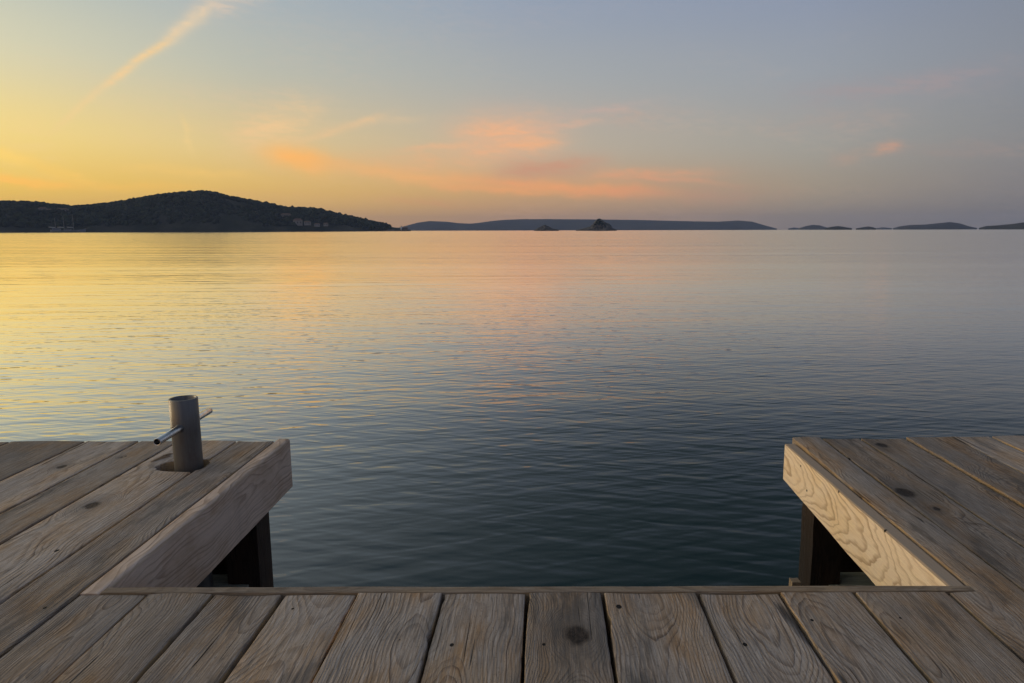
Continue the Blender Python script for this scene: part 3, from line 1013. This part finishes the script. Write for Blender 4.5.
def house(x, y, wpx, hpx, label, d, wall=M_WALL, gable=True, group='houses on the headland'):
    p = place(x, y, d)
    s = d / F_PX
    w_, h_, dp = wpx * s, hpx * s, 8.0
    t = thing('house', label, 'house', p, -math.atan2(p.x, p.y) + rnd.uniform(-.15, .15), group)
    bm = bmesh.new()
    box(bm, -w_ / 2, w_ / 2, -dp / 2, dp / 2, -2.0, h_ * .68)
    obj('wall', bm, wall, t, False)
    bm = bmesh.new()
    o_ = .5
    e0, e1 = h_ * .68, h_
    pts = [(-w_ / 2 - o_, -dp / 2 - o_, e0), (w_ / 2 + o_, -dp / 2 - o_, e0), (w_ / 2 + o_, dp / 2 + o_, e0), (-w_ / 2 - o_, dp / 2 + o_, e0)]
    ins = min(w_ * .2, 3)
    pts += [(-w_ / 2 + ins, 0, e1), (w_ / 2 - ins, 0, e1)]
    vs = [bm.verts.new(q) for q in pts]
    for f in ((0, 1, 5, 4), (1, 2, 5), (2, 3, 4, 5), (3, 0, 4), (3, 2, 1, 0)):
        bm.faces.new([vs[i] for i in f])
    obj('roof', bm, M_ROOF, t, False)
    nw = max(2, int(w_ / 4))
    for k in range(nw):
        cx = -w_ / 2 + w_ * (k + .5) / nw
        bm = bmesh.new()
        box(bm, cx - .6, cx + .6, -dp / 2 - .04, -dp / 2 + .1, h_ * .22, h_ * .48)
        obj('window', bm, M_GLASS, t, False)
    return t


house(31, 211.8, 9, 3.0, 'low pale house at the left end of the hillside row', 1395, M_WALL2)
house(43, 211.6, 6, 3.6, 'pale house with the tallest gable in the hillside row above the ship', 1395)
house(50, 211.8, 5, 2.4, 'small pale house beside the tall gabled one', 1390)
house(63, 211.6, 8, 2.8, 'low pale house above the ship at the right end of the row', 1395, M_WALL2)
house(258, 215.2, 8, 2.6, 'long grey house high on the slope under the ragged tree line', 1400, M_WALL2)
house(286, 216.6, 9, 3.0, 'pale house standing highest of the cluster by the shore', 1385, M_WALL2)
house(298, 224.6, 8, 5.6, 'tall pale block at the left of the shore cluster', 1350)
house(307.5, 224.2, 6, 3.0, 'wide pale house in the middle of the shore cluster', 1345)
house(317, 225.6, 5, 2.2, 'low pale house right of the middle of the shore cluster', 1345)
house(326, 225.2, 4, 2.4, 'low pale house at the right end of the shore cluster', 1345)

p = place(401.3, 229.6, 1340)
s = 1340 / F_PX
lt = thing('light_tower', 'small white harbour light tower at the tip of the headland', 'lighthouse', (p.x, p.y, 0), 0)
bm = bmesh.new()
tube(bm, (0, 0, 0), (0, 0, 1.6), 2.1, 2.0, 16)
obj('base', bm, M_WALL2, lt, False)
bm = bmesh.new()
tube(bm, (0, 0, 1.6), (0, 0, 8.2), 1.35, 1.0, 16)
obj('tower', bm, M_WHITE, lt)
bm = bmesh.new()
tube(bm, (0, 0, 8.2), (0, 0, 8.5), 1.5, 1.5, 16)
tube(bm, (0, 0, 8.5), (0, 0, 9.6), .7, .7, 12)
tube(bm, (0, 0, 9.6), (0, 0, 10.3), .9, .1, 12)
obj('lantern', bm, M_WALL, lt, False)
p = place(393, 229.7, 1335)
wl = thing('harbour_wall', 'pale low stone mole below the tip of the headland', 'wall', (p.x, p.y, 0), -math.atan2(p.x, p.y))
bm = bmesh.new()
box(bm, -17, 22, -2, 2, -1, 1.5)
bmesh.ops.bevel(bm, geom=bm.edges[:], offset=.2, segments=1, affect='EDGES')
obj('mole', bm, M_WALL2, wl, False)
bm = bmesh.new()
box(bm, -12, 2, .6, 1.6, 1.5, 2.9)
obj('parapet', bm, M_WALL, wl, False)
p = place(405.5, 229.6, 1342)
hut = house(405.5, 229.2, 5, 2.0, 'tiny grey hut beside the white light tower', 1345, M_WALL2)

# three-masted ship
p = place(68, 231, 1240)
s = 1240 / F_PX
ship = thing('sailing_ship', 'pale three-masted sailing ship anchored below the headland', 'ship', (p.x, p.y, 0), -math.atan2(p.x, p.y))
Ls = 24 * s
bm = bmesh.new()
rows = []
for i in range(25):
    t = i / 24
    x = -Ls / 2 + Ls * t
    bw = 4.0 * (min(1, (t / .12 + .55)) if t < .12 else 1) * (math.sqrt(max(0, 1 - ((t - .6) / .4) ** 2)) if t > .6 else 1) + .05
    bw = min(bw, 4.0)
    sh = 4.2 - 2.0 * math.sin(math.pi * min(1, t * .9 + .1)) ** 1.0 * .8 + (2.0 * max(0, t - .7))
    xo = (t - .9) * 14 if t > .9 else 0
    rows.append([bm.verts.new((x + (xo if k in (0, 4) else 0), yy, zz)) for k, (yy, zz) in enumerate(((-bw, sh), (-bw * .85, .8), (0, -1.2), (bw * .85, .8), (bw, sh)))])
for r0, r1 in zip(rows, rows[1:]):
    for k in range(4):
        bm.faces.new((r0[k], r1[k], r1[k + 1], r0[k + 1]))
    bm.faces.new((r0[4], r1[4], r1[0], r0[0]))
bm.faces.new(rows[0])
bm.faces.new(rows[-1][::-1])
bmesh.ops.recalc_face_normals(bm, faces=bm.faces)
obj('hull', bm, M_HULL, ship, False)
for x0_, x1_, z1_ in ((-Ls * .44, -Ls * .2, 5.6), (-Ls * .12, Ls * .1, 4.8)):
    bm = bmesh.new()
    box(bm, x0_, x1_, -2.4, 2.4, 2.0, z1_)
    bmesh.ops.bevel(bm, geom=bm.edges[:], offset=.25, segments=2, affect='EDGES')
    dh = obj('deckhouse', bm, M_HULL, ship, False)
    bm = bmesh.new()
    for sy in (-1, 1):
        box(bm, x0_ + .8, x1_ - .8, sy * 2.42 - .05, sy * 2.42 + .05, z1_ - 1.5, z1_ - .7)
    obj('window_band', bm, M_GLASS, dh, False)
for mx, mh in ((-Ls * .34, 20.5), (-Ls * .1, 23), (Ls * .17, 25)):
    bm = bmesh.new()
    tube(bm, (mx, 0, 1.5), (mx, 0, mh), .38, .20, 10)
    ms = obj('mast', bm, M_SPAR, ship)
    bm = bmesh.new()
    tube(bm, (mx - .3, 0, 6.4), (mx - 8.6, 0, 7.0), .22, .15, 8)
    obj('boom', bm, M_SPAR, ms)
    bm = bmesh.new()
    tube(bm, (mx - .6, 0, 6.95), (mx - 8.2, 0, 7.5), .42, .26, 8)
    obj('furled_sail', bm, M_WHITE, ms)
bm = bmesh.new()
tube(bm, (Ls * .46, 0, 4.6), (Ls * .46 + 7, 0, 6.6), .3, .15, 8)
obj('bowsprit', bm, M_SPAR, ship)

# ------------------------------------------------------------------ air
m = bpy.data.materials.new('haze')
m.use_nodes = True
nt = m.node_tree
nt.nodes.remove(nt.nodes['Principled BSDF'])
pv = nt.nodes.new('ShaderNodeVolumePrincipled')
pv.inputs['Color'].default_value = (.50, .64, 1.0, 1)
pv.inputs['Density'].default_value = 9.2e-5
nt.links.new(pv.outputs[0], nt.nodes['Material Output'].inputs['Volume'])
bm = bmesh.new()
box(bm, -7000, 7000, -7000, 7000, -2.5, 135)
structure(obj('haze', bm, m, smooth=False), 'thin evening haze over the sea', 'haze', 'stuff')

# ------------------------------------------------------------------ render settings
scene.render.engine = 'CYCLES'
scene.cycles.use_denoising = True
scene.cycles.max_bounces = 6
scene.cycles.volume_bounces = 0
scene.view_settings.view_transform = 'Standard'
scene.view_settings.look = 'None'
scene.view_settings.gamma = 1
scene.view_settings.exposure = 0
scene.view_settings.use_curve_mapping = False
